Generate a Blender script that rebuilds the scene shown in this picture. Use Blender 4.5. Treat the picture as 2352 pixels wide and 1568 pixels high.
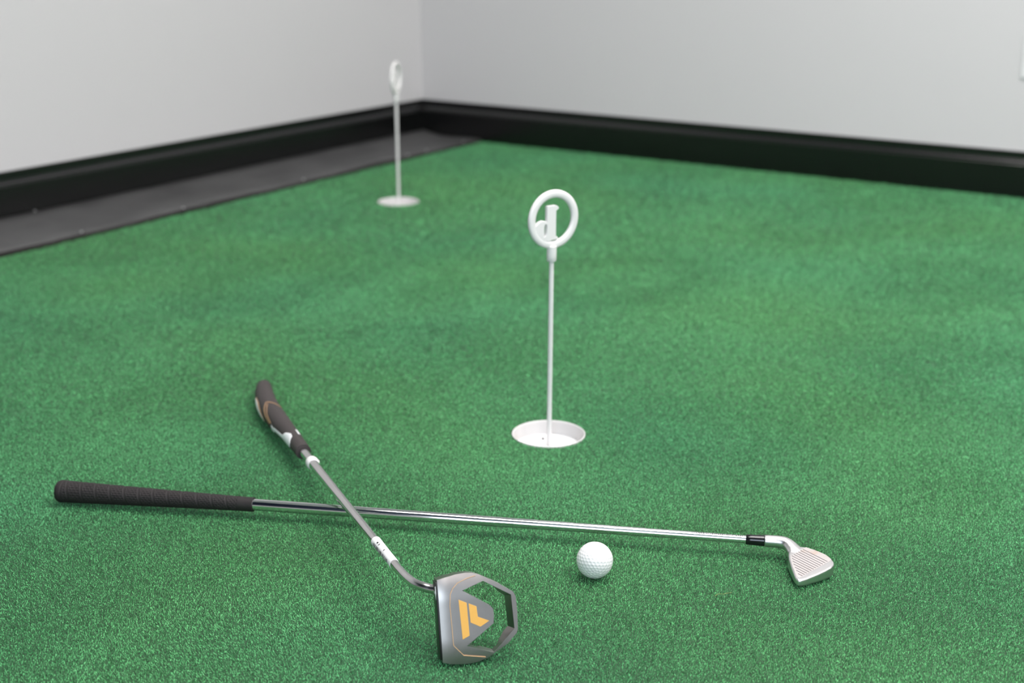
import bpy, bmesh, math, random
import numpy as np
from mathutils import Vector, Matrix

for o in list(bpy.data.objects):
    bpy.data.objects.remove(o)
random.seed(7)
rng = np.random.default_rng(11)
SC = bpy.context.scene
COL = SC.collection

# ------------------------------------------------------------------ camera
cam_d = bpy.data.cameras.new('camera')
cam = bpy.data.objects.new('camera', cam_d)
COL.objects.link(cam)
cam.location = (0, 0, 0.7484)
cam.rotation_euler = (math.radians(90 - 17.63), 0, 0)
cam_d.sensor_width = 36
cam_d.lens = 48.17
cam_d.clip_start = 0.02
cam_d.dof.use_dof = True
cam_d.dof.focus_distance = 1.56
cam_d.dof.aperture_fstop = 4.0
SC.camera = cam

# ------------------------------------------------------------------ world, exposure
W = bpy.data.worlds.new('world')
SC.world = W
W.use_nodes = True
W.node_tree.nodes['Background'].inputs[0].default_value = (0.55, 0.72, 1.0, 1)
W.node_tree.nodes['Background'].inputs[1].default_value = 0.8
SC.view_settings.view_transform = 'Standard'
SC.view_settings.look = 'None'
SC.view_settings.gamma = 1
SC.view_settings.exposure = 0.38
SC.view_settings.use_curve_mapping = False
LED_POWER = 16.0       # emission of the added ceiling panels
DAY_POWER = 58.0       # daylight through an added, unseen window (area light in the opening)

# ------------------------------------------------------------------ materials
def mat(name, col, rough=0.5, metal=0.0, spec=0.5, noise=0.0, nscale=40.0, bump=0.0, bscale=None,
        emit=None, strength=0.0, coat=0.0, sheen=0.0, col2=None):
    m = bpy.data.materials.new(name)
    m.use_nodes = True
    nt = m.node_tree
    b = nt.nodes['Principled BSDF']
    b.inputs['Roughness'].default_value = rough
    b.inputs['Metallic'].default_value = metal
    b.inputs['Specular IOR Level'].default_value = spec
    b.inputs['Coat Weight'].default_value = coat
    b.inputs['Sheen Weight'].default_value = sheen
    tc = nt.nodes.new('ShaderNodeTexCoord')
    n = nt.nodes.new('ShaderNodeTexNoise')
    n.inputs['Scale'].default_value = nscale
    n.inputs['Detail'].default_value = 4
    nt.links.new(tc.outputs['Object'], n.inputs['Vector'])
    mx = nt.nodes.new('ShaderNodeMix')
    mx.data_type = 'RGBA'
    c2 = col2 if col2 else tuple(max(0, c * (1 - noise)) for c in col)
    mx.inputs[6].default_value = (*col, 1)
    mx.inputs[7].default_value = (*c2, 1)
    nt.links.new(n.outputs['Fac'], mx.inputs[0])
    nt.links.new(mx.outputs[2], b.inputs['Base Color'])
    if bump:
        n2 = nt.nodes.new('ShaderNodeTexNoise')
        n2.inputs['Scale'].default_value = bscale or nscale
        n2.inputs['Detail'].default_value = 3
        nt.links.new(tc.outputs['Object'], n2.inputs['Vector'])
        bp = nt.nodes.new('ShaderNodeBump')
        bp.inputs['Strength'].default_value = bump
        bp.inputs['Distance'].default_value = 0.001
        nt.links.new(n2.outputs['Fac'], bp.inputs['Height'])
        nt.links.new(bp.outputs['Normal'], b.inputs['Normal'])
    if emit:
        b.inputs['Emission Color'].default_value = (*emit, 1)
        b.inputs['Emission Strength'].default_value = strength
    return m

def ramp_mat(name, stops, nscale, rough, metal=0.0, spec=0.5, detail=4, bump=0.0, bscale=300, stretch=(1, 1, 1)):
    m = mat(name, (0.5, 0.5, 0.5), rough, metal, spec, bump=bump, bscale=bscale)
    nt = m.node_tree
    b = nt.nodes['Principled BSDF']
    tc = [n for n in nt.nodes if n.type == 'TEX_COORD'][0]
    mp = nt.nodes.new('ShaderNodeMapping')
    mp.inputs['Scale'].default_value = stretch
    nt.links.new(tc.outputs['Object'], mp.inputs['Vector'])
    n = nt.nodes.new('ShaderNodeTexNoise')
    n.inputs['Scale'].default_value = nscale
    n.inputs['Detail'].default_value = detail
    nt.links.new(mp.outputs[0], n.inputs['Vector'])
    r = nt.nodes.new('ShaderNodeValToRGB')
    while len(r.color_ramp.elements) < len(stops):
        r.color_ramp.elements.new(0.5)
    for e, (p, c) in zip(r.color_ramp.elements, stops):
        e.position = p
        e.color = (*c, 1)
    nt.links.new(n.outputs['Fac'], r.inputs[0])
    nt.links.new(r.outputs[0], b.inputs['Base Color'])
    return m

M = {}
M['wall'] = mat('wall_paint', (0.625, 0.613, 0.615), 0.55, spec=0.3, noise=0.02, nscale=3, bump=0.05, bscale=160)
M['ceiling'] = mat('ceiling_paint', (0.78, 0.76, 0.77), 0.8, noise=0.03, nscale=2)
M['navy'] = mat('navy_paint', (0.030, 0.038, 0.075), 0.6, noise=0.3, nscale=2)
M['black_trim'] = mat('black_semigloss_paint', (0.0022, 0.0022, 0.0023), 0.26, spec=0.85, noise=0.3, nscale=20, bump=0.06, bscale=60)
M['mat_rubber'] = ramp_mat('charcoal_rubber', [(0.3, (0.042, 0.042, 0.042)), (0.6, (0.076, 0.076, 0.076)), (0.8, (0.055, 0.055, 0.055))], 5, 0.62, spec=0.5, bump=0.25, bscale=420, stretch=(1, 1, 1))
M['mat_edge'] = mat('cut_rubber_edge', (0.020, 0.015, 0.015), 0.9, noise=0.5, nscale=120)
M['white_plastic'] = mat('white_plastic', (0.79, 0.775, 0.765), 0.38, noise=0.04, nscale=25)
M['cup_plastic'] = ramp_mat('stained_white_cup_plastic', [(0.0, (0.66, 0.64, 0.635)), (0.62, (0.63, 0.61, 0.60)), (0.76, (0.56, 0.43, 0.30))], 22, 0.4)
M['cup_floor'] = mat('white_cup_floor', (0.74, 0.735, 0.73), 0.4, noise=0.02, nscale=30)
M['chrome'] = mat('chrome', (0.80, 0.80, 0.81), 0.06, metal=1, noise=0.05, nscale=60)
M['satin_steel'] = mat('satin_steel', (0.68, 0.67, 0.67), 0.33, metal=1, noise=0.06, nscale=80)
M['shaft_steel'] = mat('steel_shaft', (0.66, 0.64, 0.64), 0.2, metal=1, noise=0.05, nscale=60)
M['face_blast'] = ramp_mat('blasted_face_steel', [(0.35, (0.50, 0.475, 0.465)), (0.60, (0.48, 0.45, 0.435)), (0.75, (0.48, 0.34, 0.26))], 45, 0.48, metal=0.75, bump=0.1, bscale=900)
M['groove'] = mat('dark_groove', (0.02, 0.018, 0.02), 0.7, noise=0.2, nscale=200)
M['rubber'] = mat('dark_grip_rubber', (0.026, 0.022, 0.022), 0.62, spec=0.35, noise=0.35, nscale=90, bump=0.1, bscale=1500)
M['rubber2'] = mat('grey_grip_foam', (0.055, 0.047, 0.046), 0.66, spec=0.3, noise=0.15, nscale=60, bump=0.1, bscale=1800)
M['ferrule'] = mat('gloss_black_ferrule', (0.008, 0.008, 0.010), 0.14, noise=0.2, nscale=60)
M['paper'] = mat('white_paper', (0.82, 0.81, 0.81), 0.7, noise=0.06, nscale=300)
M['ink'] = mat('black_ink', (0.03, 0.03, 0.03), 0.7, noise=0.2, nscale=300)
M['decal_white'] = mat('white_print', (0.80, 0.82, 0.83), 0.5, noise=0.05, nscale=200)
M['decal_gold'] = mat('bronze_print', (0.42, 0.25, 0.13), 0.5, noise=0.15, nscale=200)
M['head_metal'] = mat('gunmetal_putter_head', (0.30, 0.28, 0.27), 0.33, metal=1, noise=0.12, nscale=90, bump=0.02, bscale=700)
M['putter_face'] = mat('black_putter_face', (0.010, 0.009, 0.009), 0.35, noise=0.3, nscale=100)
M['gold'] = mat('golden_yellow_inlay', (0.80, 0.42, 0.085), 0.5, noise=0.06, nscale=300)
M['pinstripe'] = mat('pale_gold_pinstripe', (0.62, 0.38, 0.20), 0.45, noise=0.1, nscale=200)
M['led'] = mat('led_diffuser', (0.9, 0.9, 0.9), 0.5, noise=0.01, emit=(1.0, 0.95, 0.945), strength=LED_POWER)
M['frame_white'] = mat('white_frame', (0.8, 0.8, 0.8), 0.4, noise=0.03)
M['speck'] = mat('pale_staple', (0.55, 0.55, 0.55), 0.3, metal=0.6, noise=0.1)

# ball: white urethane with a small ink smudge
mb = mat('white_ball_cover', (0.82, 0.815, 0.81), 0.30, noise=0.02, nscale=30)
M['ball'] = mb

def turf_material(name, attr):
    """green pile: slow drift between a yellower and a bluer green, worn patches, and a tone per fibre"""
    m = bpy.data.materials.new(name)
    m.use_nodes = True
    nt = m.node_tree
    b = nt.nodes['Principled BSDF']
    b.inputs['Roughness'].default_value = 0.6
    b.inputs['Specular IOR Level'].default_value = 0.3
    b.inputs['Sheen Weight'].default_value = 0.12
    tc = nt.nodes.new('ShaderNodeTexCoord')
    def noise(scale, detail, rough=0.6):
        n = nt.nodes.new('ShaderNodeTexNoise')
        n.inputs['Scale'].default_value = scale
        n.inputs['Detail'].default_value = detail
        n.inputs['Roughness'].default_value = rough
        nt.links.new(tc.outputs['Object'], n.inputs['Vector'])
        return n.outputs['Fac']
    def ramp(fac, p0, c0_, p1, c1_):
        r = nt.nodes.new('ShaderNodeValToRGB')
        r.color_ramp.elements[0].position, r.color_ramp.elements[1].position = p0, p1
        r.color_ramp.elements[0].color, r.color_ramp.elements[1].color = (*c0_, 1), (*c1_, 1)
        nt.links.new(fac, r.inputs[0])
        return r.outputs[0]
    def mult(a, c):
        x = nt.nodes.new('ShaderNodeMix')
        x.data_type, x.blend_type = 'RGBA', 'MULTIPLY'
        x.inputs[0].default_value = 1.0
        nt.links.new(a, x.inputs[6])
        nt.links.new(c, x.inputs[7])
        return x.outputs[2]
    hue = ramp(noise(1.5, 1.5), 0.28, (0.178, 0.600, 0.204), 0.72, (0.152, 0.600, 0.262))
    wear = ramp(noise(6.0, 6, 0.65), 0.30, (0.90, 0.90, 0.90), 0.68, (1.0, 1.0, 1.0))
    c = mult(hue, wear)
    if attr:
        a = nt.nodes.new('ShaderNodeAttribute')
        a.attribute_name = 'tone'
        c = mult(c, ramp(a.outputs['Fac'], 0.0, (0.29, 0.32, 0.29), 1.0, (1.0, 1.0, 1.0)))
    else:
        c = mult(c, ramp(noise(330, 2), 0.35, (0.07, 0.08, 0.07), 0.75, (0.20, 0.20, 0.20)))  # backing colour darkened to deepen the shade between fibres
    nt.links.new(c, b.inputs['Base Color'])
    return m
M['turf_fibre'] = turf_material('turf_fibre', True)
M['turf_base'] = turf_material('turf_backing', False)

# ------------------------------------------------------------------ helpers
def link(name, me, material=None, parent=None, smooth=False):
    if material is not None:
        me.materials.append(material)
    if smooth:
        me.polygons.foreach_set('use_smooth', [True] * len(me.polygons))
    o = bpy.data.objects.new(name, me)
    COL.objects.link(o)
    if parent is not None:
        o.parent = parent
    return o

def pydata(name, verts, faces, material=None, parent=None, smooth=False):
    me = bpy.data.meshes.new(name)
    me.from_pydata([tuple(map(float, v)) for v in verts], [], faces)
    bm = bmesh.new()
    bm.from_mesh(me)
    bmesh.ops.recalc_face_normals(bm, faces=bm.faces)
    bm.to_mesh(me)
    bm.free()
    me.update()
    return link(name, me, material, parent, smooth)

def autosmooth(o, deg=35):
    me = o.data
    me.polygons.foreach_set('use_smooth', [True] * len(me.polygons))
    try:
        me.set_sharp_from_angle(angle=math.radians(deg))
    except Exception:
        pass

def empty(name, loc=(0, 0, 0)):
    o = bpy.data.objects.new(name, None)
    o.empty_display_size = 0.05
    COL.objects.link(o)
    o.location = loc
    return o

def tag(o, label=None, cat=None, group=None, kind=None):
    if label: o['label'] = label
    if cat: o['category'] = cat
    if group: o['group'] = group
    if kind: o['kind'] = kind
    return o

def bevel(o, w=0.001, seg=2, deg=30):
    md = o.modifiers.new('bevel', 'BEVEL')
    md.width = w
    md.segments = seg
    md.limit_method = 'ANGLE'
    md.angle_limit = math.radians(deg)
    return o

def box_vf(x0, x1, y0, y1, z0, z1):
    v = [(x0, y0, z0), (x1, y0, z0), (x1, y1, z0), (x0, y1, z0), (x0, y0, z1), (x1, y0, z1), (x1, y1, z1), (x0, y1, z1)]
    f = [(0, 3, 2, 1), (4, 5, 6, 7), (0, 1, 5, 4), (1, 2, 6, 5), (2, 3, 7, 6), (3, 0, 4, 7)]
    return v, f

def V(*a):
    return np.array(a, float)

def unit(v):
    v = np.asarray(v, float)
    return v / np.linalg.norm(v)

def sweep(name, pts, radii, material, parent=None, n=32, ref=(0, 0, 1), cap=True, aspect=None, smooth=True):
    """tube through pts; radii per point; aspect = second radius factor."""
    pts = np.array(pts, float)
    k = len(pts)
    tang = np.gradient(pts, axis=0)
    verts = []
    ref = np.array(ref, float)
    for i in range(k):
        t = unit(tang[i])
        s = unit(np.cross(t, ref))
        u = np.cross(s, t)
        r = radii[i]
        a2 = 1.0 if aspect is None else aspect[i]
        for j in range(n):
            a = 2 * math.pi * j / n
            verts.append(pts[i] + r * math.cos(a) * s + r * a2 * math.sin(a) * u)
    faces = []
    for i in range(k - 1):
        for j in range(n):
            j2 = (j + 1) % n
            faces.append((i * n + j, i * n + j2, (i + 1) * n + j2, (i + 1) * n + j))
    if cap:
        faces.append(tuple(range(n)))
        faces.append(tuple((k - 1) * n + j for j in range(n)))
    o = pydata(name, verts, faces, material, parent)
    if smooth:
        autosmooth(o, 40)
    return o

def lerp_path(p0, p1, n):
    p0, p1 = np.array(p0, float), np.array(p1, float)
    return [p0 + (p1 - p0) * i / (n - 1) for i in range(n)]

def catmull(P, per=8):
    P = [np.array(p, float) for p in P]
    P = [2 * P[0] - P[1]] + P + [2 * P[-1] - P[-2]]
    out = []
    for i in range(1, len(P) - 2):
        for j in range(per):
            t = j / per
            a, b, c, d = P[i - 1], P[i], P[i + 1], P[i + 2]
            out.append(0.5 * (2 * b + (c - a) * t + (2 * a - 5 * b + 4 * c - d) * t * t + (3 * b - a - 3 * c + d) * t ** 3))
    out.append(P[-2])
    return out

def prism(name, poly, O, ex, ey, n, lo, hi, material, parent=None, bev=0.0, seg=2, holes=()):
    """flat polygon (mm coordinates in ex, ey) extruded from lo to hi (mm) along n; holes cut through."""
    bm = bmesh.new()
    O, ex, ey, n = (Vector(tuple(map(float, q))) for q in (O, ex, ey, n))
    def P(q, h):
        return O + ex * (q[0] / 1000) + ey * (q[1] / 1000) + n * (h / 1000)
    loops = [poly] + list(holes)
    caps = []
    for h in (lo, hi):
        edges, rings = [], []
        for lp in loops:
            vs = [bm.verts.new(P(q, h)) for q in lp]
            rings.append(vs)
            edges += [bm.edges.new((vs[i], vs[(i + 1) % len(vs)])) for i in range(len(vs))]
        caps.append(rings)
        if holes:
            bmesh.ops.triangle_fill(bm, use_beauty=True, use_dissolve=False, edges=edges)
        else:
            bm.faces.new(rings[0])
    for a, b in zip(*caps):
        for i in range(len(a)):
            j = (i + 1) % len(a)
            bm.faces.new((a[i], a[j], b[j], b[i]))
    bmesh.ops.recalc_face_normals(bm, faces=bm.faces)
    if holes:
        bmesh.ops.dissolve_limit(bm, angle_limit=0.01, verts=bm.verts, edges=bm.edges)
    me = bpy.data.meshes.new(name)
    bm.to_mesh(me)
    bm.free()
    o = link(name, me, material, parent)
    if bev:
        bevel(o, bev / 1000, seg)
        autosmooth(o, 40)
    return o

# ------------------------------------------------------------------ room shell
DL = unit((0.578, 0.816))                 # along the left wall, away from the viewer
DR = unit((0.8476, -0.5306))              # along the right wall, towards the viewer
PL, PR = V(-0.941, 3.803), V(0.172, 4.400)
t = np.linalg.solve(np.array([DL, -DR]).T, PR - PL)
K = PL + t[0] * DL                        # the corner of the room
NL = V(DL[1], -DL[0])                     # into the room from the left wall
NR = V(DR[1], -DR[0])
LEN_L, LEN_R, H = 6.2, 5.6, 2.75
c0 = K
c1 = K - DL * LEN_L
c3 = K + DR * LEN_R
c2 = c1 + DR * LEN_R

def wall(name, a, b, label, openings=()):
    """vertical slab from a to b, 0.12 thick outwards; openings = (s0, s1, z0, z1) along it."""
    a, b = np.array(a), np.array(b)
    d = unit(b - a)
    L = np.linalg.norm(b - a)
    cen = (c0 + c1 + c2 + c3) / 4
    n = V(-d[1], d[0])
    if n @ (cen - a) > 0:
        n = -n
    xs = sorted({-0.0, L, *[q for o in openings for q in o[:2]]})
    zs = sorted({-0.2, H, *[q for o in openings for q in o[2:]]})
    verts, faces = [], []
    for i in range(len(xs) - 1):
        for j in range(len(zs) - 1):
            if any(o[0] <= xs[i] < o[1] and o[2] <= zs[j] < o[3] for o in openings):
                continue
            k = len(verts)
            for off in (0, 0.12):
                for (x, z) in ((xs[i], zs[j]), (xs[i + 1], zs[j]), (xs[i + 1], zs[j + 1]), (xs[i], zs[j + 1])):
                    p = a + d * x + n * off
                    verts.append((p[0], p[1], z))
            faces += [(k, k + 1, k + 2, k + 3), (k + 7, k + 6, k + 5, k + 4), (k, k + 4, k + 5, k + 1), (k + 1, k + 5, k + 6, k + 2),
                      (k + 2, k + 6, k + 7, k + 3), (k + 3, k + 7, k + 4, k)]
    o = pydata(name, verts, faces, M['wall'])
    return tag(o, label, 'wall', kind='structure')

wall('wall_left', c1, c0, 'light grey painted wall on the left behind the dark mat strip')
wall('wall_right', c0, c3, 'light grey painted wall on the right with a white outlet plate')
WIN = (3.3, 5.3, 0.95, 2.30)
wall('wall_near', c1, c2, 'light grey wall with the added window, behind the viewer', [WIN])
wall('wall_side', c2, c3, 'light grey wall out of view to the right')

cv, cf = [], []
for z in (H, H + 0.1):
    cv += [(*q, z) for q in (c0, c1, c2, c3)]
cf = [(0, 1, 2, 3), (7, 6, 5, 4), (0, 4, 5, 1), (1, 5, 6, 2), (2, 6, 7, 3), (3, 7, 4, 0)]
tag(pydata('ceiling', cv, cf, M['ceiling']), 'white painted ceiling above the green', 'ceiling', kind='structure')
# unseen navy soffit and upper wall panel, added to darken the chrome reflections
q0, q1 = c0 - DL * 3.45, c0 - DL * 3.45 + DR * 2.9
sv = [(*q, z) for z in (H - 0.22, H) for q in (q0, c1, c1 + DR * 2.9, q1)]
tag(pydata('added_soffit', sv, cf, M['navy']), 'unseen navy soffit over the rear of the room, added for dark reflections in the chrome', 'soffit', kind='structure')
sv = [(*q, z) for z in (0.95, H - 0.22) for q in (c1, c1 + DL * 0.012, c1 + DR * 3.2 + DL * 0.012, c1 + DR * 3.2)]
tag(pydata('added_panelling', sv, cf, M['navy']), 'unseen navy panelling behind the viewer, added for dark reflections in the chrome', 'wall panel', kind='structure')

# unseen window added for cool light, and the daylight that enters through it
dW = unit(c2 - c1)
nW = V(-dW[1], dW[0])
if nW @ (c0 - c1) < 0:
    nW = -nW
win = empty('added_window_1', (*(c1 + dW * (WIN[0] + WIN[1]) / 2), WIN[2]))
tag(win, 'unseen white framed window behind the viewer, added for cool light on the right wall', 'window', kind='structure')
def wbox(s0, s1, z0, z1, n0, n1, name, m):
    verts = []
    for s, n_, z in [(s, n_, z) for z in (z0, z1) for (s, n_) in ((s0, n0), (s1, n0), (s1, n1), (s0, n1))]:
        p = c1 + dW * s + nW * n_
        verts.append((p[0] - win.location[0], p[1] - win.location[1], z - win.location[2]))
    return pydata(name, verts, box_vf(0, 1, 0, 1, 0, 1)[1], m, win)
for a, b, z0, z1 in ((WIN[0], WIN[0] + .06, WIN[2], WIN[3]), (WIN[1] - .06, WIN[1], WIN[2], WIN[3]),
                     (WIN[0] + .06, WIN[1] - .06, WIN[2], WIN[2] + .06), (WIN[0] + .06, WIN[1] - .06, WIN[3] - .06, WIN[3]),
                     ((WIN[0] + WIN[1]) / 2 - .03, (WIN[0] + WIN[1]) / 2 + .03, WIN[2] + .06, WIN[3] - .06)):
    wbox(a, b, z0, z1, -0.09, -0.02, 'added_window_frame', M['frame_white'])
ld = bpy.data.lights.new('added_daylight', 'AREA')
ld.shape = 'RECTANGLE'
ld.size, ld.size_y = WIN[1] - WIN[0] - .12, WIN[3] - WIN[2] - .12
ld.energy = DAY_POWER
ld.color = (0.74, 0.88, 1.0)
day = bpy.data.objects.new('added_daylight', ld)
COL.objects.link(day)
pw = c1 + dW * (WIN[0] + WIN[1]) / 2 + nW * (-0.005)
day.location = (pw[0], pw[1], (WIN[2] + WIN[3]) / 2)
day.rotation_euler = Vector((nW[0], nW[1], 0)).to_track_quat('-Z', 'Y').to_euler()

# ------------------------------------------------------------------ unseen ceiling lamps, added to light the green from overhead
def added_ceiling_light(cx_, cy_, label, size=1.0):
    e = empty('added_ceiling_light', (cx_, cy_, H - 0.002))
    tag(e, label, 'ceiling light', 'added unseen ceiling light panels')
    e.rotation_euler.z = math.atan2(DR[1], DR[0])
    a, b, w = 0.60 * size, 0.30 * size, 0.02
    v, f = box_vf(-a + w, a - w, -b + w, b - w, -0.018, -0.006)
    pydata('diffuser', v, f, M['led'], e)
    bm = bmesh.new()
    for (x0, x1, y0, y1) in ((-a, a, -b, -b + w), (-a, a, b - w, b), (-a, -a + w, -b + w, b - w), (a - w, a, -b + w, b - w)):
        vs, fs = box_vf(x0, x1, y0, y1, -0.024, 0)
        q = [bm.verts.new(p) for p in vs]
        for g in fs:
            bm.faces.new([q[i] for i in g])
    me = bpy.data.meshes.new('frame')
    bm.to_mesh(me)
    bm.free()
    link('frame', me, M['frame_white'], e)
for i, da in enumerate((1.5, 2.6)):
    for j, db in enumerate((2.2, 3.9)):
        q = K - DL * da + DR * db
        added_ceiling_light(q[0], q[1], 'added unseen ceiling light panel %s, %s of its row' % (('in the row nearer the corner', 'in the row nearer the viewer')[i], ('left', 'right')[j]))

q = K - DL * 4.4 + DR * 3.95  # extra fill panel, added for a bright reflection on the putter sole
added_ceiling_light(q[0], q[1], 'small unseen fill light panel at the rear right, added to brighten the putter sole', 0.66)

# ------------------------------------------------------------------ floor with the two round cups cut out
PILE = 0.0024
CUPS = [(0.0545, 1.9044), (-0.3018, 3.5873)]
CUP_R = 0.0545
bm = bmesh.new()
def ring_edges(pts):
    vs = [bm.verts.new((p[0], p[1], -PILE)) for p in pts]
    return [bm.edges.new((vs[i], vs[(i + 1) % len(vs)])) for i in range(len(vs))]
ed = ring_edges([c0, c1, c2, c3])
for (x, y) in CUPS:
    ed += ring_edges([(x + CUP_R * math.cos(2 * math.pi * i / 48), y + CUP_R * math.sin(2 * math.pi * i / 48)) for i in range(48)])
bmesh.ops.triangle_fill(bm, use_beauty=True, use_dissolve=False, edges=ed)
for f_ in bm.faces:
    if f_.normal.z < 0:
        f_.normal_flip()
me = bpy.data.meshes.new('floor')
bm.to_mesh(me)
bm.free()
floor = link('floor', me, M['turf_base'])
tag(floor, 'green artificial putting turf covering the whole floor', 'floor', kind='structure')

# front edge of the dark border mat on the floor
MF0, MF1 = V(-1.145, 2.978), V(-0.110, 4.538)
MD = unit(MF1 - MF0)
MN = V(MD[1], -MD[0])

def fibres(name, x0, x1, y0, y1, spacing, wid, length, fade):
    nx, ny = int((x1 - x0) / spacing), int((y1 - y0) / spacing)
    gx, gy = np.meshgrid(np.arange(nx), np.arange(ny))
    P = np.stack([x0 + (gx.ravel() + rng.random(nx * ny)) * spacing, y0 + (gy.ravel() + rng.random(nx * ny)) * spacing], 1)
    keep = (np.abs(P[:, 0]) < 0.40 * P[:, 1] + 0.17)
    keep &= ((P - MF0) @ MN > 0.002)
    keep &= ((P - K) @ NR > 0.017)
    for c in CUPS:
        keep &= (np.hypot(P[:, 0] - c[0], P[:, 1] - c[1]) > CUP_R + 0.0008)
    keep &= rng.random(len(P)) < np.interp(P[:, 1], *fade)
    P = P[keep]
    n = len(P)
    # the lean of the pile wanders slowly over the floor
    wob = np.zeros(n)
    for k in range(5):
        a = rng.random() * 6.28
        fr = 6 + 9 * rng.random()
        wob += np.sin(fr * (P[:, 0] * math.cos(a) + P[:, 1] * math.sin(a)) + rng.random() * 6.28)
    az = rng.random(n) * 2 * np.pi
    lean = np.radians(8 + 46 * rng.random(n))
    L = length * (0.75 + 0.5 * rng.random(n))
    w = wid * (0.7 + 0.6 * rng.random(n))
    hx = np.cos(az) * np.sin(lean) * L + 0.0004 * np.cos(wob)
    hy = np.sin(az) * np.sin(lean) * L + 0.0004 * np.sin(wob)
    hz = np.cos(lean) * L
    fa = az + np.pi / 2 + rng.normal(0, 0.5, n)
    sx, sy = np.cos(fa) * w / 2, np.sin(fa) * w / 2
    z0 = -PILE
    co = np.empty((n, 3, 3), np.float32)
    flip = rng.random(n) < 0.3          # most flecks widen to a blunt curled tip, some taper
    root = np.stack([P[:, 0], P[:, 1], np.full(n, z0)], 1)
    tip = root + np.stack([hx, hy, hz], 1)
    sv = np.stack([sx, sy, 0.35 * w * rng.normal(0, 1, n)], 1)
    wide = np.where(flip[:, None], root, tip)
    co[:, 0] = wide - sv
    co[:, 1] = wide + sv
    co[:, 2] = np.where(flip[:, None], tip, root)
    me = bpy.data.meshes.new(name)
    me.vertices.add(3 * n)
    me.vertices.foreach_set('co', co.ravel())
    me.loops.add(3 * n)
    me.loops.foreach_set('vertex_index', np.arange(3 * n, dtype=np.int32))
    me.polygons.add(n)
    me.polygons.foreach_set('loop_start', np.arange(0, 3 * n, 3, dtype=np.int32))
    me.update(calc_edges=True)
    at = me.attributes.new('tone', 'FLOAT', 'FACE')
    at.data.foreach_set('value', rng.random(n).astype(np.float32))
    o = link(name, me, M['turf_fibre'], floor)
    o['kind'] = 'stuff'
    return n
NF = fibres('turf_pile', -1.25, 1.25, 1.0, 2.5, 0.0014, 0.00095, 0.0025, ([1.85, 2.5], [1, 0]))
NF += fibres('turf_pile', -1.5, 1.7, 1.85, 3.70, 0.0020, 0.0014, 0.0027, ([1.85, 2.5, 2.8, 3.7], [0, 1, 1, 0]))
NF += fibres('turf_pile', -1.5, 2.0, 2.8, 4.60, 0.0034, 0.0026, 0.0036, ([2.8, 3.7], [0, 1]))
print('fibres', NF)

# ------------------------------------------------------------------ baseboards
BH = 0.1224
prof = [(0.0, -0.004), (0.0165, -0.004), (0.0165, 0.0865), (0.0150, 0.0885)]
prof += [(0.0080 + 0.0075 * math.cos(a), 0.0900 + 0.0095 * math.sin(a)) for a in np.linspace(0.05, 1.5, 9)]
prof += [(0.0076, 0.1000), (0.0066, 0.1015), (0.0066, 0.1205), (0.0054, 0.1220), (0.0, 0.1224)]
def baseboard(name, a, d, n, length, other, label):
    """profile run from the corner along d; mitred at the corner against the other wall's normal."""
    verts = []
    k = len(prof)
    for off, z in prof:
        # point at distance off from both walls
        q = np.linalg.solve(np.array([n, other]), np.array([n @ a + off, other @ a + off]))
        verts.append((q[0], q[1], z))
    for off, z in prof:
        q = a + d * length + n * off
        verts.append((q[0], q[1], z))
    faces = [(i, (i + 1) % k, k + (i + 1) % k, k + i) for i in range(k)] + [tuple(range(k)), tuple(range(k, 2 * k))]
    o = pydata(name, verts, faces, M['black_trim'])
    autosmooth(o, 28)
    return tag(o, label, 'baseboard', kind='structure')
baseboard('baseboard_left', K, -DL, NL, LEN_L - .02, NR, 'glossy black moulded baseboard along the left wall')
baseboard('baseboard_right', K, DR, NR, LEN_R - .02, NL, 'glossy black moulded baseboard along the right wall')

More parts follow.
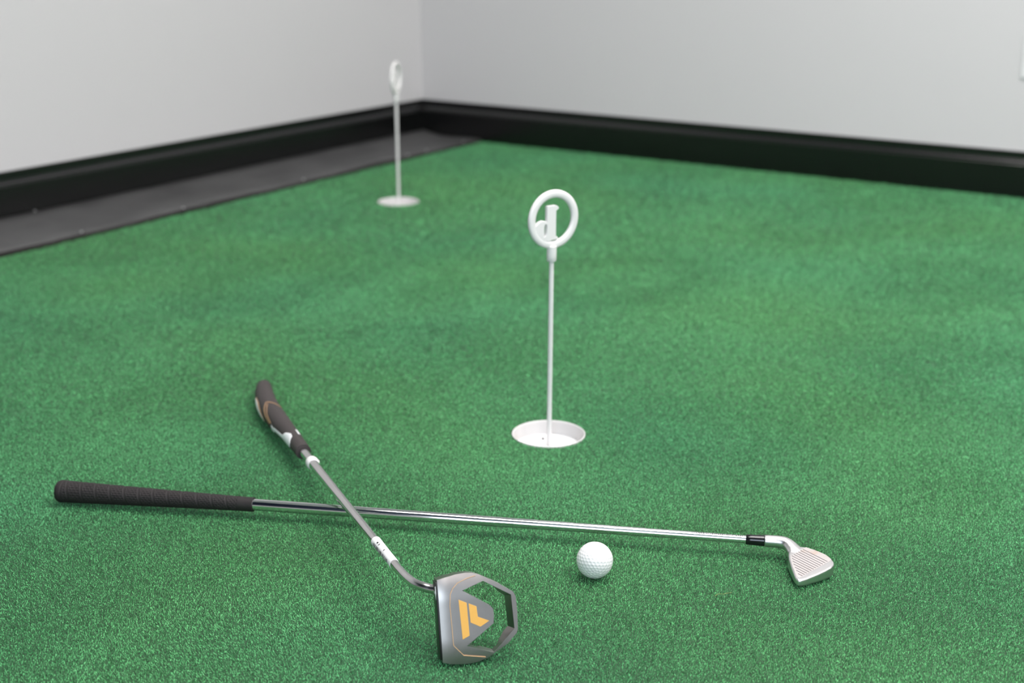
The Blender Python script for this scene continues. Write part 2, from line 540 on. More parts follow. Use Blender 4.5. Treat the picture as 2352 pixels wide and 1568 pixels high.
# ------------------------------------------------------------------ dark border mat along the left wall
def build_mat():
    e = empty('border_mat', (*((MF0 + MF1) / 2), 0))
    tag(e, 'charcoal rubber mat strip lying along the left baseboard', 'mat')
    base = np.array(e.location)[:2]
    n = 90
    sv, sf, ev, ef = [], [], [], []
    cross = 9
    # right-hand end meets the right baseboard
    s_end = ((K - MF0) @ NR) / (MD @ NR)
    for i in range(n + 1):
        s = -1.6 + (s_end - 0.016 + 1.6) * i / n
        front = MF0 + MD * s
        # back line along the face of the left baseboard
        tt = (front - K) @ NL - 0.0155
        dirn = -NL
        wv = 0.0022 * math.sin(s * 23) + 0.0016 * math.sin(s * 51 + 1)
        near_corner = min(1, max(0, (s + 0.1) / 1.9))
        for j in range(cross):
            u = j / (cross - 1)
            p = front + dirn * (tt * u) + MN * (wv * (1 - u))
            z = 0.0105 + 0.0015 * math.sin(s * 9 + 2) * (1 - u)
            z -= 0.0035 * math.exp(-((u - 0.55) / 0.22) ** 2)
            z += (0.001 + 0.010 * near_corner) * max(0, (u - 0.75) / 0.25) ** 1.5
            if j == 0:
                z -= 0.002
            sv.append((p[0] - base[0], p[1] - base[1], z))
        p = front + MN * (wv + 0.0015 + 0.0012 * math.sin(s * 140))
        ev.append((p[0] - base[0], p[1] - base[1], -PILE))
        q = sv[-cross]
        ev.append((q[0] + MN[0] * 0.0006, q[1] + MN[1] * 0.0006, q[2]))
        ev.append((q[0] - MN[0] * 0.004, q[1] - MN[1] * 0.004, q[2] - 0.0015))
        ev.append((q[0] - MN[0] * 0.004, q[1] - MN[1] * 0.004, -PILE))
        if i < n:
            for j in range(cross - 1):
                a = i * cross + j
                sf.append((a, a + cross, a + cross + 1, a + 1))
            for j in range(4):
                a, b = i * 4 + j, i * 4 + (j + 1) % 4
                ef.append((a, b, b + 4, a + 4))
    ef += [(0, 1, 2, 3), tuple(n * 4 + k for k in range(4))]
    top = pydata('mat_top', sv, sf, M['mat_rubber'], e)
    # give the sheet thickness downwards
    if top.data.polygons[0].normal.z < 0:
        top.data.flip_normals()
    so = top.modifiers.new('thick', 'SOLIDIFY')
    so.thickness = 0.006
    so.offset = -1
    autosmooth(top, 50)
    ed_ = pydata('mat_edge', ev, ef, M['mat_edge'], e)
    ed_['label'] = 'ragged dark cut edge of the mat'
    # small bright fixings that catch the light
    bm = bmesh.new()
    bmesh.ops.create_uvsphere(bm, u_segments=12, v_segments=6, radius=0.0032)
    for v in bm.verts:
        v.co.z *= 0.6
    me = bpy.data.meshes.new('fixing')
    bm.to_mesh(me)
    bm.free()
    me.materials.append(M['speck'])
    for s, u in ((0.235, .03), (0.56, .03), (1.02, .04), (1.50, .04), (1.60, .05), (1.80, .05), (1.72, .93), (0.14, .96), (0.30, .95)):
        front = MF0 + MD * s
        tt = (front - K) @ NL - 0.0155
        p = front - NL * (tt * u)
        o = bpy.data.objects.new('fixing', me)
        COL.objects.link(o)
        o.parent = e
        o.location = (p[0] - base[0], p[1] - base[1], 0.0115 + (0.006 if u > .5 else 0))
    return e
build_mat()

# ------------------------------------------------------------------ outlet plate on the right wall
def outlet():
    s = (V(1.37, 3.65) - K) @ DR
    # left edge where the photograph shows it
    s0 = 1.949
    q = K + DR * (s0 + 0.036)
    e = empty('outlet_plate', (q[0], q[1], 0.373))
    tag(e, 'white electrical outlet plate on the right wall at the picture edge', 'outlet')
    e.rotation_euler.z = math.atan2(DR[1], DR[0])
    sg = -1 if (Matrix.Rotation(e.rotation_euler.z, 2) @ Vector((0, 1))).dot(Vector(NR)) < 0 else 1
    ex, ey, n = V(1, 0, 0), V(0, 0, 1), V(0, sg, 0)
    prism('plate', [(-36, -58), (36, -58), (36, 58), (-36, 58)], (0, 0, 0), ex, ey, n, 0.2, 5.5, M['frame_white'], e, 1.5, 3)
    for cy_ in (-20, 20):
        pl = [(17 * math.cos(a), cy_ + 14 * math.sin(a)) for a in np.linspace(0, 2 * math.pi, 24, endpoint=False)]
        so = prism('socket', pl, (0, 0, 0), ex, ey, n, 5.0, 7.0, M['white_plastic'], e, 0.5, 2)
        for x in (-6, 6):
            prism('slot', [(x - 1, cy_ - 4), (x + 1, cy_ - 4), (x + 1, cy_ + 5), (x - 1, cy_ + 5)], (0, 0, 0), ex, ey, n, 6.6, 7.15, M['ink'], so)
    pl = [(3 * math.cos(a), 3 * math.sin(a)) for a in np.linspace(0, 2 * math.pi, 16, endpoint=False)]
    prism('screw', pl, (0, 0, 0), ex, ey, n, 5.0, 6.2, M['satin_steel'], e, 0.3, 2)
outlet()

# ------------------------------------------------------------------ cups
def cup(x, y, label, dot=None):
    e = empty('golf_cup', (x, y, 0))
    tag(e, label, 'golf cup', 'white cups sunk in the green')
    r, dpt, n = CUP_R, 0.0212, 64
    pr = [(r + 0.0002, -0.0034), (r + 0.0002, -0.0002), (r - 0.0007, 0.0003), (r - 0.0016, -0.0003), (r - 0.0022, -0.003), (r - 0.0030, -dpt), (r - 0.0030, -dpt - 0.002), (r + 0.0002, -dpt - 0.002)]
    verts, faces = [], []
    for rr, z in pr:
        for j in range(n):
            a = 2 * math.pi * j / n
            verts.append((rr * math.cos(a), rr * math.sin(a), z))
    k = len(pr)
    for i in range(k):
        for j in range(n):
            a, b = i * n, ((i + 1) % k) * n
            faces.append((a + j, a + (j + 1) % n, b + (j + 1) % n, b + j))
    w = pydata('cup_wall', verts, faces, M['cup_plastic'], e)
    autosmooth(w, 50)
    fl = [((r - 0.003) * 1000 * math.cos(a), (r - 0.003) * 1000 * math.sin(a)) for a in np.linspace(0, 2 * math.pi, n, endpoint=False)]
    prism('cup_floor', fl, (0, 0, 0), V(1, 0, 0), V(0, 1, 0), V(0, 0, 1), -23.0, -21.2, M['cup_floor'], e)
    if dot:
        hl = [(dot[0] + 2.0 * math.cos(a), dot[1] + 4.2 * math.sin(a)) for a in np.linspace(0, 2 * math.pi, 16, endpoint=False)]
        prism('screw_hole', hl, (0, 0, 0), V(1, 0, 0), V(0, 1, 0), V(0, 0, 1), -21.3, -21.1, M['groove'], e)
    return e
cup(*CUPS[0], 'white round cup under the nearer hole marker, with a small dark screw hole', (-7.6, 31.0))
cup(*CUPS[1], 'white round cup under the far hole marker near the corner')

# ------------------------------------------------------------------ hole markers (pole, socket, ring with numeral)
STEM = [(-10.5, 343.4), (-9.0, 344.2), (3.9, 344.2), (7.4, 342.8), (9.7, 339.8), (7.5, 337.3), (5.2, 336.6), (4.9, 299.1), (7.4, 298.2), (9.2, 296.0),
        (7.0, 294.6), (-2.5, 293.9), (-9.5, 292.4), (-16.5, 297.0), (-15.5, 299.5), (-11.6, 302.5), (-10.5, 307.3), (-10.4, 316.9)]
ARCH = [(-33.4, 314.5), (-28.0, 318.9), (-23.6, 322.5), (-17.7, 323.9), (-12.2, 322.6), (-9.3, 320.4), (-9.2, 316.4), (-12.2, 318.1), (-13.9, 317.4),
        (-14.8, 314.3), (-15.0, 299.4), (-11.5, 294.4), (-18.4, 289.5), (-28.4, 301.0), (-34.3, 310.3)]
def marker(x, y, yaw, label, lean=0.0):
    e = empty('hole_marker', (x, y, -0.0212))
    tag(e, label, 'hole marker', 'white ring topped hole markers')
    e.rotation_euler = (0, lean, math.radians(yaw))
    z0 = 0.0212
    sweep('pole', [(0, 0, 0.0004), (0, 0, 0.15), (0, 0, 0.27), (0, 0, z0 + 0.268)], [0.0035] * 4, M['white_plastic'], e, 20, (0, 1, 0))
    s = sweep('socket', [(0, 0, z0 + 0.2625), (0, 0, z0 + 0.2640), (0, 0, z0 + 0.272), (0, 0, z0 + 0.2845)], [0.0060, 0.0070, 0.0071, 0.0072], M['white_plastic'], e, 28, (0, 1, 0))
    cz, cxr, ro, ri = 323.5, 2.0, 42.6, 31.2
    ang = np.linspace(0, 2 * math.pi, 72, endpoint=False)
    out = [(cxr + ro * math.cos(a), cz + ro * math.sin(a)) for a in ang]
    inn = [(cxr + 0.6 + ri * math.cos(a), cz + ri * math.sin(a)) for a in ang]
    O, ex, ey, n = V(0, 0, z0), V(1, 0, 0), V(0, 0, 1), V(0, -1, 0)
    # ring as a swept rounded section
    k, sec = 72, 14
    verts, faces = [], []
    mid, hw, hd = (ro + ri) / 2000, (ro - ri) / 2000, 0.0036
    for i in range(k):
        a = 2 * math.pi * i / k
        for j in range(sec):
            b = 2 * math.pi * j / sec
            cb, sb = math.cos(b), math.sin(b)
            q = (abs(cb) ** 3.4 + abs(sb) ** 3.4) ** (-1 / 3.4)
            rr = mid + hw * cb * q
            verts.append((cxr / 1000 + rr * math.cos(a), hd * sb * q, z0 + cz / 1000 + rr * math.sin(a)))
    for i in range(k):
        for j in range(sec):
            faces.append((i * sec + j, ((i + 1) % k) * sec + j, ((i + 1) % k) * sec + (j + 1) % sec, i * sec + (j + 1) % sec))
    rg = pydata('ring', verts, faces, M['white_plastic'], e, True)
    nm = prism('numeral', STEM, O, ex, ey, n, -2.8, 3.4, M['white_plastic'], e, 0.7, 2)
    nm['label'] = 'white figure one standing inside the ring'
    prism('numeral_flag', ARCH, O, ex, ey, n, -2.8, 3.4, M['white_plastic'], e, 0.7, 2)
    return e
marker(0.0553, 1.9089, 33, 'white hole marker in the nearer cup, its ring holding a figure one', 0.006)
marker(-0.3012, 3.5873, 77, 'blurred white hole marker in the far cup, its ring seen nearly edge on')

# ------------------------------------------------------------------ golf ball with dimples
def ball():
    g = (1 + 5 ** 0.5) / 2
    ico = np.array([(-1, g, 0), (1, g, 0), (-1, -g, 0), (1, -g, 0), (0, -1, g), (0, 1, g), (0, -1, -g), (0, 1, -g), (g, 0, -1), (g, 0, 1), (-g, 0, -1), (-g, 0, 1)])
    tri = [(0, 11, 5), (0, 5, 1), (0, 1, 7), (0, 7, 10), (0, 10, 11), (1, 5, 9), (5, 11, 4), (11, 10, 2), (10, 7, 6), (7, 1, 8), (3, 9, 4), (3, 4, 2), (3, 2, 6), (3, 6, 8), (3, 8, 9), (4, 9, 5), (2, 4, 11), (6, 2, 10), (8, 6, 7), (9, 8, 1)]
    fr = 6
    pts = set()
    for a, b, c in tri:
        for i in range(fr + 1):
            for j in range(fr + 1 - i):
                p = unit((ico[a] * i + ico[b] * j + ico[c] * (fr - i - j)) / fr)
                pts.add(tuple(np.round(p, 5)))
    D = np.array(sorted(pts))
    bm = bmesh.new()
    bmesh.ops.create_icosphere(bm, subdivisions=7, radius=1.0)
    me = bpy.data.meshes.new('golf_ball')
    bm.to_mesh(me)
    bm.free()
    n = len(me.vertices)
    co = np.empty(n * 3, np.float32)
    me.vertices.foreach_get('co', co)
    co = co.reshape(-1, 3)
    best = np.full(n, -1.0)
    for i in range(0, n, 8192):
        best[i:i + 8192] = (co[i:i + 8192] @ D.T.astype(np.float32)).max(1)
    ang = np.arccos(np.clip(best, -1, 1))
    rd = 0.083
    q = np.clip(1 - (ang / rd) ** 2, 0, 1)
    r = 0.02135 - 0.00036 * q ** 0.8
    co = co * r[:, None]
    me.vertices.foreach_set('co', co.ravel())
    me.update()
    o = link('golf_ball', me, M['ball'], None, True)
    o.location = (0.0965, 1.4463, 0.0213)
    o.rotation_euler = (0.35, 0.2, 0.6)
    tag(o, 'white dimpled golf ball lying in front of the iron shaft', 'golf ball')
ball()

# ------------------------------------------------------------------ iron lying across the green
def iron():
    A0, A1, A2 = V(-0.5965, 1.6573, 0.0158), V(-0.3313, 1.6124, 0.0165), V(0.2826, 1.5058, 0.0190)
    HP = [V(0.304, 1.5018, 0.0192), V(0.3193, 1.4996, 0.0190), V(0.3291, 1.4961, 0.0182), V(0.3345, 1.4886, 0.0164), V(0.3387, 1.4777, 0.0140)]
    e = empty('iron_club', tuple((A1[0], A1[1], 0)))
    tag(e, 'steel shafted iron with black rubber grip and grooved face, lying flat across the green', 'golf club')
    base = V(A1[0], A1[1], 0)
    # grip with moulded dashes and spiral bands
    ax = unit(A1 - A0)
    L = np.linalg.norm(A1 - A0)
    side = unit(np.cross(ax, V(0, 0, 1)))
    up = np.cross(side, ax)
    nl, na = 900, 120
    s = np.linspace(0, L, nl)
    ph = np.linspace(0, 2 * np.pi, na, endpoint=False)
    S, PH = np.meshgrid(s, ph, indexing='ij')
    tt = S / L
    R = 0.0150 - 0.0058 * np.minimum(1, tt * 1.02) ** 0.85
    R = np.where(S < 0.006, R * np.sqrt(np.clip(1 - ((0.006 - S) / 0.006) ** 2 * 0.35, 0, 1)), R)
    R = np.where((S > 0.0085) & (S < 0.0105), R - 0.0005, R)
    # spiral band
    pitch = 0.0197
    hel = (S - 0.020 + PH / (2 * np.pi) * pitch) % pitch
    band = np.minimum(hel, pitch - hel) < 0.0016
    inpat = (S > 0.013) & (S < L - 0.020)
    R = np.where(inpat & band, R - 0.00045, R)
    # dashes: rows around, columns along, brick offset
    rows = 26
    rowf = PH / (2 * np.pi) * rows
    row = np.floor(rowf)
    dash_p = 0.0052
    dc = ((S + 0.5 * dash_p * (row % 2)) % dash_p) / dash_p
    dash = (dc < 0.68) & ((rowf - row) < 0.48) & (np.minimum(hel, pitch - hel) > 0.0028) & inpat
    R = np.where(dash, R - 0.00055, R)
    cen = A0[None, None] + ax[None, None] * S[..., None]
    co = cen + R[..., None] * (np.cos(PH)[..., None] * side + np.sin(PH)[..., None] * up) - base
    verts = co.reshape(-1, 3)
    idx = np.arange(nl * na).reshape(nl, na)
    f = np.stack([idx[:-1], np.roll(idx, -1, 1)[:-1], np.roll(idx, -1, 1)[1:], idx[1:]], -1).reshape(-1, 4)
    me = bpy.data.meshes.new('grip')
    me.from_pydata(verts.tolist(), [], f.tolist() + [idx[0].tolist()[::-1], idx[-1].tolist()])
    bm = bmesh.new(); bm.from_mesh(me); bmesh.ops.recalc_face_normals(bm, faces=bm.faces); bm.to_mesh(me); bm.free()
    g = link('grip', me, M['rubber'], e)
    autosmooth(g, 60)
    g['label'] = 'black rubber grip with moulded dashes and spiral bands'
    # stepped chrome shaft
    L2 = np.linalg.norm(A2 - A1)
    d2 = unit(A2 - A1)
    steps = [0.100 + 0.0447 * k for k in range(10)]
    pts, rad = [A1 - d2 * 0.012], [0.0074]
    r = 0.0074
    for q in steps:
        pts += [A1 + d2 * (q - 0.0008), A1 + d2 * (q + 0.0008)]
        rad += [r, r - 0.00022]
        r -= 0.00022
    pts += [A1 + d2 * (L2 - 0.08), A1 + d2 * (L2 + 0.004)]
    rad += [r, 0.0048]
    sh = sweep('shaft', [p - base for p in pts], rad, M['chrome'], e, 40, smooth=False)
    autosmooth(sh, 60)
    # worn print on the shaft just above the ferrule
    pv, pf = [], []
    sd = unit(np.cross(d2, V(0, 0, 1)))
    u2 = np.cross(sd, d2)
    rp = random.Random(3)
    q = L2 - 0.062
    while q < L2 - 0.004:
        w = rp.uniform(0.0006, 0.0018)
        ra = 0.00505 + (L2 - q) * 0.0035
        for a0, a1 in ((rp.uniform(1.05, 1.2), rp.uniform(1.3, 1.5)),):
            k = len(pv)
            for (qq, aa) in ((q, a0), (q + w, a0), (q + w, a1), (q, a1)):
                ang = math.pi - aa if sd[1] > 0 else aa
                pv.append(A1 + d2 * qq + (ra + 0.00012) * (math.cos(aa) * (-sd if sd[1] > 0 else sd) + math.sin(aa) * u2) - base)
            pf.append((k, k + 1, k + 2, k + 3))
        q += w + rp.uniform(0.0004, 0.0012)
    po = pydata('shaft_print', pv, pf, M['ink'], e)
    po['kind'] = 'stuff'
    # ferrule
    fd = unit(HP[0] - A2)
    fp = [A2 - base, A2 + fd * 0.001 - base, A2 + fd * 0.006 - base, HP[0] - base]
    sweep('ferrule', fp, [0.0056, 0.0061, 0.0063, 0.0068], M['ferrule'], e, 36, smooth=True)
    # head: hosel and blade fused into one skin
    O = V(0.339, 1.4786, 0.019)
    ex, ey, nn = unit((0.6766, -0.7308, -0.0908)), unit((0.7357, 0.6656, 0.125)), unit((-0.0309, -0.1514, 0.988))
    FACE = [(1.8, 10.6), (8.0, 13.1), (14.8, 14.8), (22.0, 15.8), (29.6, 16.4), (38.2, 14.2), (45.6, 9.8), (48.8, 5.2), (50.1, -1.2), (49.2, -10.9), (47.8, -19.6),
            (46.0, -27.8), (43.1, -39.8), (40.8, -46.0), (37.8, -48.3), (32.1, -46.0), (24.1, -39.5), (14.6, -31.2), (5.0, -22.1), (0.1, -16.7), (-4.0, -10.4), (-5.3, -2.6), (-2.5, 6.0)]
    C2 = np.mean(FACE, 0)
    def P(q, h):
        return O + ex * (q[0] / 1000) + ey * (q[1] / 1000) + nn * (h / 1000)
    bm = bmesh.new()
    rings = []
    for grow, h in ((0.955, 0.0), (1.0, -0.5), (1.012, -1.6), (1.012, None), (0.95, -99)):
        ring = []
        for q in FACE:
            qq = C2 + (np.array(q) - C2) * grow
            p = P(qq, h if h is not None and h > -50 else 0)
            if h is None:
                p = p.copy(); p[2] = min(0.0030, p[2] - 0.004)
            elif h < -50:
                p = p.copy(); p[2] = 0.0006
            ring.append(bm.verts.new(tuple(p - base)))
        rings.append(ring)
    k = len(FACE)
    for a, b in zip(rings[:-1], rings[1:]):
        for i in range(k):
            bm.faces.new((a[i], a[(i + 1) % k], b[(i + 1) % k], b[i]))
    bm.faces.new(rings[0])
    bm.faces.new(rings[-1][::-1])
    # hosel tube
    hp = catmull([HP[0]] + HP[1:] + [P((4, -4), -6)], 6)
    hr = np.interp(np.linspace(0, 1, len(hp)), [0, .2, .42, .62, .8, 1], [0.0071, 0.0074, 0.0079, 0.0092, 0.0112, 0.0120])
    hp = np.array(hp)
    tg = np.gradient(hp, axis=0)
    n = 28
    prev = None
    first = None
    for i in range(len(hp)):
        t_ = unit(tg[i])
        s_ = unit(np.cross(t_, V(0, 0, 1)))
        u_ = np.cross(s_, t_)
        fl = np.interp(i / (len(hp) - 1), [0, .35, .6, .8, 1], [1, 1, 0.78, 0.52, 0.3])
        ring = [bm.verts.new(tuple(hp[i] + hr[i] * (math.cos(2 * math.pi * j / n) * s_ + fl * math.sin(2 * math.pi * j / n) * u_) - base)) for j in range(n)]
        if prev:
            for j in range(n):
                bm.faces.new((prev[j], prev[(j + 1) % n], ring[(j + 1) % n], ring[j]))
        else:
            first = ring
        prev = ring
    bm.faces.new(first[::-1])
    bm.faces.new(prev)
    bmesh.ops.recalc_face_normals(bm, faces=bm.faces)
    me = bpy.data.meshes.new('club_head')
    bm.to_mesh(me)
    bm.free()
    hd = link('club_head', me, M['satin_steel'], e)
    rm = hd.modifiers.new('remesh', 'REMESH')
    rm.mode = 'VOXEL'
    rm.voxel_size = 0.00055
    rm.use_smooth_shade = True
    sm = hd.modifiers.new('smooth', 'SMOOTH')
    sm.iterations = 22
    sm.factor = 0.5
    hd['label'] = 'polished steel iron head with curved hosel'
    # blasted panel and score lines on the face
    PANEL = [(4.7, 11.1), (15.0, 13.6), (22.3, 14.5), (29.9, 14.9), (36.5, 13.4), (41.7, 10.0), (38.8, -17.9), (36.1, -44.3), (31.9, -43.3), (24.6, -37.4), (14.8, -28.6), (6.4, -20.6), (3.0, -16.8)]
    pn = prism('face_panel', PANEL, O - base, ex, ey, nn, -1.2, 0.16, M['face_blast'], hd)
    GR = [(5.1, 40.1, 5.1), (4.5, 39.9, 1.0), (4.3, 39.4, -3.0), (4.0, 39.0, -6.9), (3.6, 38.5, -10.8), (3.5, 38.1, -14.8), (6.9, 37.9, -18.7), (10.8, 37.5, -22.6),
          (15.1, 37.3, -26.6), (20.0, 36.8, -30.5), (24.7, 36.6, -34.3), (30.3, 36.4, -38.2)]
    for x0, x1, y in GR:
        prism('score_line', [(x0, y - .38), (x1, y - .38), (x1, y + .38), (x0, y + .38)], O - base, ex, ey, nn, -0.4, 0.24, M['groove'], hd)
iron()

# ------------------------------------------------------------------ putter resting on grip and toe
def putter():
    G0 = V(-0.2897, 1.7673, 0.026)
    S0 = V(-0.1271, 1.3488, 0.064)
    base = V(-0.2654, 1.7182, 0)
    e = empty('putter', tuple(base))
    tag(e, 'mallet putter crossing over the iron, its sole turned up with golden yellow marks', 'golf club')
    CAM = V(0, 0, 0.7484)
    # grip: swept section with a frame facing the viewer side
    gp = [V(-0.3985, 2.0725, 0.0158), V(-0.3960, 2.0625, 0.0162), V(-0.3887, 2.0249, 0.0172), V(-0.3715, 1.9627, 0.019), V(-0.343, 1.8922, 0.021), V(-0.3163, 1.8313, 0.0235), G0]
    gr = [0.0085, 0.0122, 0.0147, 0.0163, 0.0152, 0.0123, 0.0108]
    per = 14
    path = np.array(catmull(gp, per))
    rad = np.array([q[0] for q in catmull([V(r, 0, 0) for r in gr], per)])
    cum = np.r_[0, np.cumsum(np.linalg.norm(np.diff(path, axis=0), axis=1))]
    cum /= cum[-1]
    tg = np.gradient(path, axis=0)
    tg /= np.linalg.norm(tg, axis=1)[:, None]
    def surf(t_, u_, lift=0.0):
        """t along the grip 0..1 (butt first), u angle from the viewer-facing line, + to the right"""
        p = np.array([np.interp(t_, cum, path[:, k]) for k in range(3)])
        d = unit([np.interp(t_, cum, tg[:, k]) for k in range(3)])
        r = np.interp(t_, cum, rad) + lift
        F = unit(CAM - p)
        F = unit(F - d * (F @ d))
        Sx = np.cross(d, F)
        if Sx[0] < 0:
            Sx = -Sx
        return p + r * (math.cos(u_) * F + math.sin(u_) * Sx)
    n = 40
    verts, faces = [], []
    T_ = np.linspace(0, 1, 90)
    for t_ in T_:
        verts += [surf(t_, 2 * math.pi * j / n) - base for j in range(n)]
    for i in range(len(T_) - 1):
        for j in range(n):
            faces.append((i * n + j, i * n + (j + 1) % n, (i + 1) * n + (j + 1) % n, (i + 1) * n + j))
    faces += [tuple(range(n)), tuple((len(T_) - 1) * n + j for j in range(n))]
    g = pydata('grip', verts, faces, M['rubber2'], e)
    autosmooth(g, 50)
    g['label'] = 'thick charcoal putter grip with white and bronze printing'
    def patch(name, rows, m, lift=0.00025, seg=8):
        """rows = [(t, u0, u1), ...] a band of the grip surface"""
        pv, pf = [], []
        fine = []
        for (ta, a0, a1), (tb, b0, b1) in zip(rows[:-1], rows[1:]):
            for q in range(6):
                x = q / 6
                fine.append((ta + (tb - ta) * x, a0 + (b0 - a0) * x, a1 + (b1 - a1) * x))
        fine.append(rows[-1])
        for (tt, a, b) in fine:
            for j in range(seg + 1):
                pv.append(surf(tt, a + (b - a) * j / seg, lift) - base)
        for i in range(len(fine) - 1):
            for j in range(seg):
                k = i * (seg + 1) + j
                pf.append((k, k + 1, k + seg + 2, k + seg + 1))
        o = pydata(name, pv, pf, m, g, True)
        so = o.modifiers.new('thick', 'SOLIDIFY')
        so.thickness = 0.0004
        so.offset = 0
        return o
    R = math.radians
    patch('bronze_edge', [(.24, R(-88), R(-52)), (.33, R(-88), R(-38)), (.40, R(-88), R(-46)), (.47, R(-88), R(-70))], M['decal_gold'], 0.0002)
    patch('white_mark', [(.245, R(-92), R(-56)), (.32, R(-92), R(-50)), (.38, R(-92), R(-58)), (.45, R(-92), R(-74))], M['decal_white'], 0.0005)
    patch('bronze_stripe', [(.405, R(2), R(10)), (.45, R(-26), R(-18)), (.50, R(-44), R(-37)), (.58, R(-58), R(-50))], M['decal_gold'])
    patch('bronze_stripe', [(.43, R(6), R(12)), (.475, R(-14), R(-8)), (.52, R(-32), R(-26)), (.60, R(-48), R(-42))], M['decal_gold'])
    patch('bronze_stripe', [(.405, R(2), R(12)), (.44, R(36), R(44)), (.475, R(70), R(80))], M['decal_gold'])
    patch('white_mark', [(.61, R(-82), R(-50)), (.645, R(-82), R(-52)), (.66, R(-66), R(-47)), (.78, R(-66), R(-42)), (.80, R(-70), R(-14)), (.845, R(-74), R(10)), (.875, R(-72), R(4)), (.90, R(-72), R(-40))], M['decal_white'], 0.0004)
    patch('white_mark', [(.80, R(56), R(70)), (.86, R(54), R(70))], M['decal_white'], 0.0004)
    # shaft: straight steps, then the bend into the head
    d = unit(S0 - G0)
    L = np.linalg.norm(S0 - G0)
    pts, rad2 = [G0 - d * 0.015], [0.0066]
    r = 0.0066
    for q in (0.10, 0.138, 0.176, 0.216, 0.256, 0.297, 0.337):
        pts += [G0 + d * (q - 0.0007), G0 + d * (q + 0.0007)]
        rad2 += [r, r - 0.00022]
        r -= 0.00022
    N_, T2, B_ = V(0.1954, -0.9192, 0.342), V(-0.0728, 0.3342, 0.9397), V(0.978, 0.2085, 0.0016)
    P0 = V(-0.0708, 1.2441, 0.005)
    tail = [S0, V(-0.123, 1.3386, 0.065), V(-0.1144, 1.3195, 0.0665), V(-0.104, 1.3024, 0.0672), V(-0.0933, 1.2940, 0.067), V(-0.084, 1.2905, 0.066), P0 + B_ * 0.010 + T2 * 0.072 - N_ * 0.016]
    tl = catmull(tail, 8)
    pts += tl
    rad2 += [r] * len(tl)
    # closer rings on the straight part keep the shading even
    sh = sweep('shaft', [p - base for p in pts], rad2, M['shaft_steel'], e, 36, smooth=False)
    autosmooth(sh, 60)
    # pale collar near the grip
    c = [G0 + d * q - base for q in (0.047, 0.0485, 0.0515, 0.0575, 0.0605, 0.062)]
    col_ = sweep('collar', c, [0.0068, 0.0083, 0.0088, 0.0088, 0.0083, 0.0068], M['white_plastic'], e, 28)
    col_['label'] = 'white plastic tag collar around the shaft'
    tb = G0 + d * 0.052 - base
    sdv = unit(np.cross(d, V(0, 0, 1)))
    if sdv[0] < 0: sdv = -sdv
    prism('tag_nub', [(6, -3), (10.2, -2), (10.2, 2), (6, 3)], tb, sdv, d, np.cross(sdv, d), -1.6, 1.6, M['white_plastic'], col_, 0.6, 2)
    # paper sticker with a printed code
    q0, q1 = L - 0.078, L - 0.004
    rs = r + 0.0005
    st = sweep('sticker', [G0 + d * q - base for q in np.linspace(q0, q1, 6)], [rs + 0.00044, rs + 0.00022, rs + .0001, rs, rs, rs], M['paper'], e, 36)
    st['label'] = 'white paper price sticker wrapped around the shaft'
    F = unit(CAM - (G0 + d * q0)); F = unit(F - d * (F @ d)); Sx = np.cross(d, F)
    if Sx[0] < 0: Sx = -Sx
    rp = random.Random(5)
    bars = []
    q = q0 + 0.010
    while q < q1 - 0.008:
        bars.append((q, q + rp.uniform(0.0005, 0.0014), -1.15, -0.45))
        q += rp.uniform(0.0018, 0.0032)
    bars += [(q0 + 0.016, q0 + 0.0195, -0.05, 0.25), (q0 + 0.023, q0 + 0.0245, -0.1, 0.3), (q0 + 0.042, q0 + 0.0435, 0.0, 0.35)]
    pv, pf = [], []
    for qa, qb, a, b in bars:
        k = len(pv)
        for qq in (qa, qb):
            for j in range(4):
                an = a + (b - a) * j / 3
                pv.append(G0 + d * qq + (rs + 0.0006) * (math.cos(an) * F + math.sin(an) * Sx) - base)
        for j in range(3):
            pf.append((k + j, k + j + 1, k + 5 + j, k + 4 + j))
    po = pydata('printed_code', pv, pf, M['ink'], st)
    po['kind'] = 'stuff'
    # head -----------------------------------------------------------
    OUT = [(0.0, 85.3), (0.0, 0.5), (8, -1.8), (20.0, -3.2), (30, -3.3), (37, -2.5), (47.4, 0.6), (69.6, 13.6), (79.4, 23.2), (80.9, 27), (81.7, 44.5), (81.2, 60.5), (78.8, 66.0), (61.9, 77.5),
           (44.5, 86.8), (38, 89.2), (30, 90.0), (20, 89.2), (10, 87.4)]
    HOLE = [(25.2, 72.4), (48.0, 80.1), (76.2, 63.2), (77.4, 28.0), (54.0, 5.6), (26.2, 15.4), (55.4, 35.6), (56.6, 43), (56.2, 50.6), (53.2, 54.4)]
    def sl(x, y):       # sole height: cambered towards heel and toe, rolled at the leading edge
        d_ = max(0.0, abs(y - 43) - 19)
        return (-0.0062 if y > 43 else -0.0036) * d_ ** 2 - 0.0004 * max(0, x - 30) ** 2 - 0.0085 * max(0.0, 11 - x) ** 2
    def head_mesh():
        bm = bmesh.new()
        O, ex, ey, nn = (Vector(tuple(q)) for q in (P0 - base, B_, T2, N_))
        edges, hole_v = [], []
        for lp in (OUT, HOLE):
            vs = [bm.verts.new((q[0], q[1], 0)) for q in lp]
            edges += [bm.edges.new((vs[i], vs[(i + 1) % len(vs)])) for i in range(len(vs))]
        bmesh.ops.triangle_fill(bm, use_beauty=True, use_dissolve=False, edges=edges)
        bmesh.ops.dissolve_limit(bm, angle_limit=0.01, verts=bm.verts, edges=bm.edges)
        for v_ in np.arange(-2, 92, 3.0):
            bmesh.ops.bisect_plane(bm, geom=bm.verts[:] + bm.edges[:] + bm.faces[:], plane_co=(0, v_, 0), plane_no=(0, 1, 0))
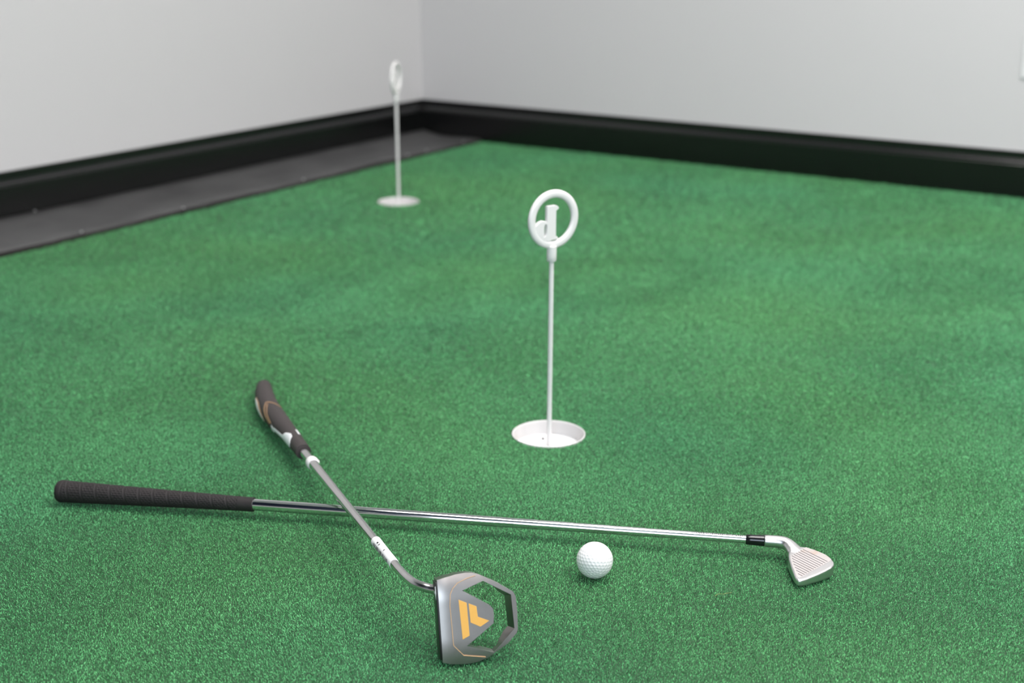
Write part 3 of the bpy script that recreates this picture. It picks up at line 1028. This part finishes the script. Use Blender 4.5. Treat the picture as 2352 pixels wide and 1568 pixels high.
        for v_ in (2.5, 5, 8, 11, 16, 22, 30, 38, 46, 54, 62, 70):
            bmesh.ops.bisect_plane(bm, geom=bm.verts[:] + bm.edges[:] + bm.faces[:], plane_co=(v_, 0, 0), plane_no=(1, 0, 0))
        hv = np.array(HOLE)
        def on_hole(x, y):
            for a, b in zip(hv, np.roll(hv, -1, 0)):
                ab = b - a
                t_ = np.clip(((x - a[0]) * ab[0] + (y - a[1]) * ab[1]) / (ab @ ab), 0, 1)
                q = a + t_ * ab
                if math.hypot(x - q[0], y - q[1]) < 0.05:
                    return True
            return False
        r = bmesh.ops.extrude_face_region(bm, geom=bm.faces[:])
        back = [g for g in r['geom'] if isinstance(g, bmesh.types.BMVert)]
        bs = set(back)
        for v in bm.verts:
            x, y = v.co.x, v.co.y
            h = sl(x, y)
            if v in bs:
                h = min(0, h) * 0.3 - float(np.interp(x, [0, 22, 45, 82], [24, 21, 14, 11]))
                if x > 58 and on_hole(x, y):      # the ring's inner wall is drafted
                    k_ = min(1, (x - 58) / 14)
                    x, y = x - 5.2 * k_, y + 1.5 * k_ * (1 if y < 43 else -1)
                elif y < 15 and 40 < x <= 58 and on_hole(x, y):
                    y += 1.5
            v.co = O + ex * (x / 1000) + ey * (y / 1000) + nn * (h / 1000)
        bmesh.ops.recalc_face_normals(bm, faces=bm.faces)
        me = bpy.data.meshes.new('club_head')
        bm.to_mesh(me)
        bm.free()
        return me
    hd = link('club_head', head_mesh(), M['head_metal'], e)
    bevel(hd, 0.0011, 3, 38)
    autosmooth(hd, 40)
    hd['label'] = 'brushed gunmetal mallet head with an open hexagonal rear ring'
    O = P0 - base
    # black face plate
    fp = prism('face_plate', [(3, -5.5), (8, -4.0), (16, -2.6), (30, -2.2), (56, -2.2), (70, -2.6), (78, -4.0), (83, -5.5), (83.5, -22.5), (2.5, -22.5)], O, T2, N_, -B_, -1.0, 2.2, M['putter_face'], hd, 0.7, 2)
    mk = prism('face_mark', [(65, -4.0), (70.5, -9), (70.5, -15), (73, -15), (73, -8), (79, -4.0), (72, -2.6)], O, T2, N_, -B_, 2.0, 2.4, M['decal_white'], hd)
    mk['label'] = 'small white mark on the black face'
    for poly in ([(20.6, 63.6), (28.8, 59.6), (29.5, 25.7), (21.9, 22.4)], [(30.8, 58.8), (38.7, 55.0), (39.4, 44.2), (51.1, 38.9), (41.5, 33.6), (31.4, 39.0)]):
        prism('inlay', poly, O, B_, T2, N_, -1.2, 0.3, M['gold'], hd, 0.15, 1)
    LINE = [(40.6, 86.4), (30, 84.0), (20.8, 80.5), (15.2, 75.4), (12.4, 70.2), (11.1, 58.7), (12.0, 17.4), (22.0, 6.1), (44.8, 1.9)]
    bm = bmesh.new()
    pv, pf = [], []
    fine = []
    for a, b in zip(LINE[:-1], LINE[1:]):
        m_ = max(2, int(math.hypot(b[0] - a[0], b[1] - a[1]) / 3))
        for i in range(m_):
            fine.append((a[0] + (b[0] - a[0]) * i / m_, a[1] + (b[1] - a[1]) * i / m_))
    fine.append(LINE[-1])
    fine = np.array(fine)
    tn = np.gradient(fine, axis=0)
    tn /= np.linalg.norm(tn, axis=1)[:, None]
    for q, t_ in zip(fine, tn):
        for sgn in (-1, 1):
            x, y = q + sgn * 0.30 * np.array([-t_[1], t_[0]])
            pv.append(O + B_ * (x / 1000) + T2 * (y / 1000) + N_ * ((sl(x, y) + 0.5) / 1000))
    for i in range(len(fine) - 1):
        pf.append((2 * i, 2 * i + 1, 2 * i + 3, 2 * i + 2))
    ps = pydata('pinstripe', pv, pf, M['pinstripe'], hd)
    so = ps.modifiers.new('thick', 'SOLIDIFY')
    so.thickness = 0.0012
    so.offset = 0
    ps['label'] = 'thin pale gold line inlaid around the sole'
putter()

# ------------------------------------------------------------------ a loose pale thread on the turf
def thread():
    c = V(0.2415, 1.402, 0.0006)
    pts = catmull([V(-0.0105, -0.0045, 0), V(-0.0065, -0.001, 0.0008), V(-0.001, -0.002, 0.0012), V(0.005, 0.0015, 0.0008), V(0.0095, 0.0035, 0)], 5)
    o = sweep('loose_thread', pts, [0.0002] * len(pts), M['thread'], None, 8)
    o.location = tuple(c)
    tag(o, 'tiny pale yellow thread lying on the turf left of the iron head', 'thread')
M['thread'] = mat('straw_thread', (0.36, 0.38, 0.13), 0.7, noise=0.2, nscale=300)
thread()
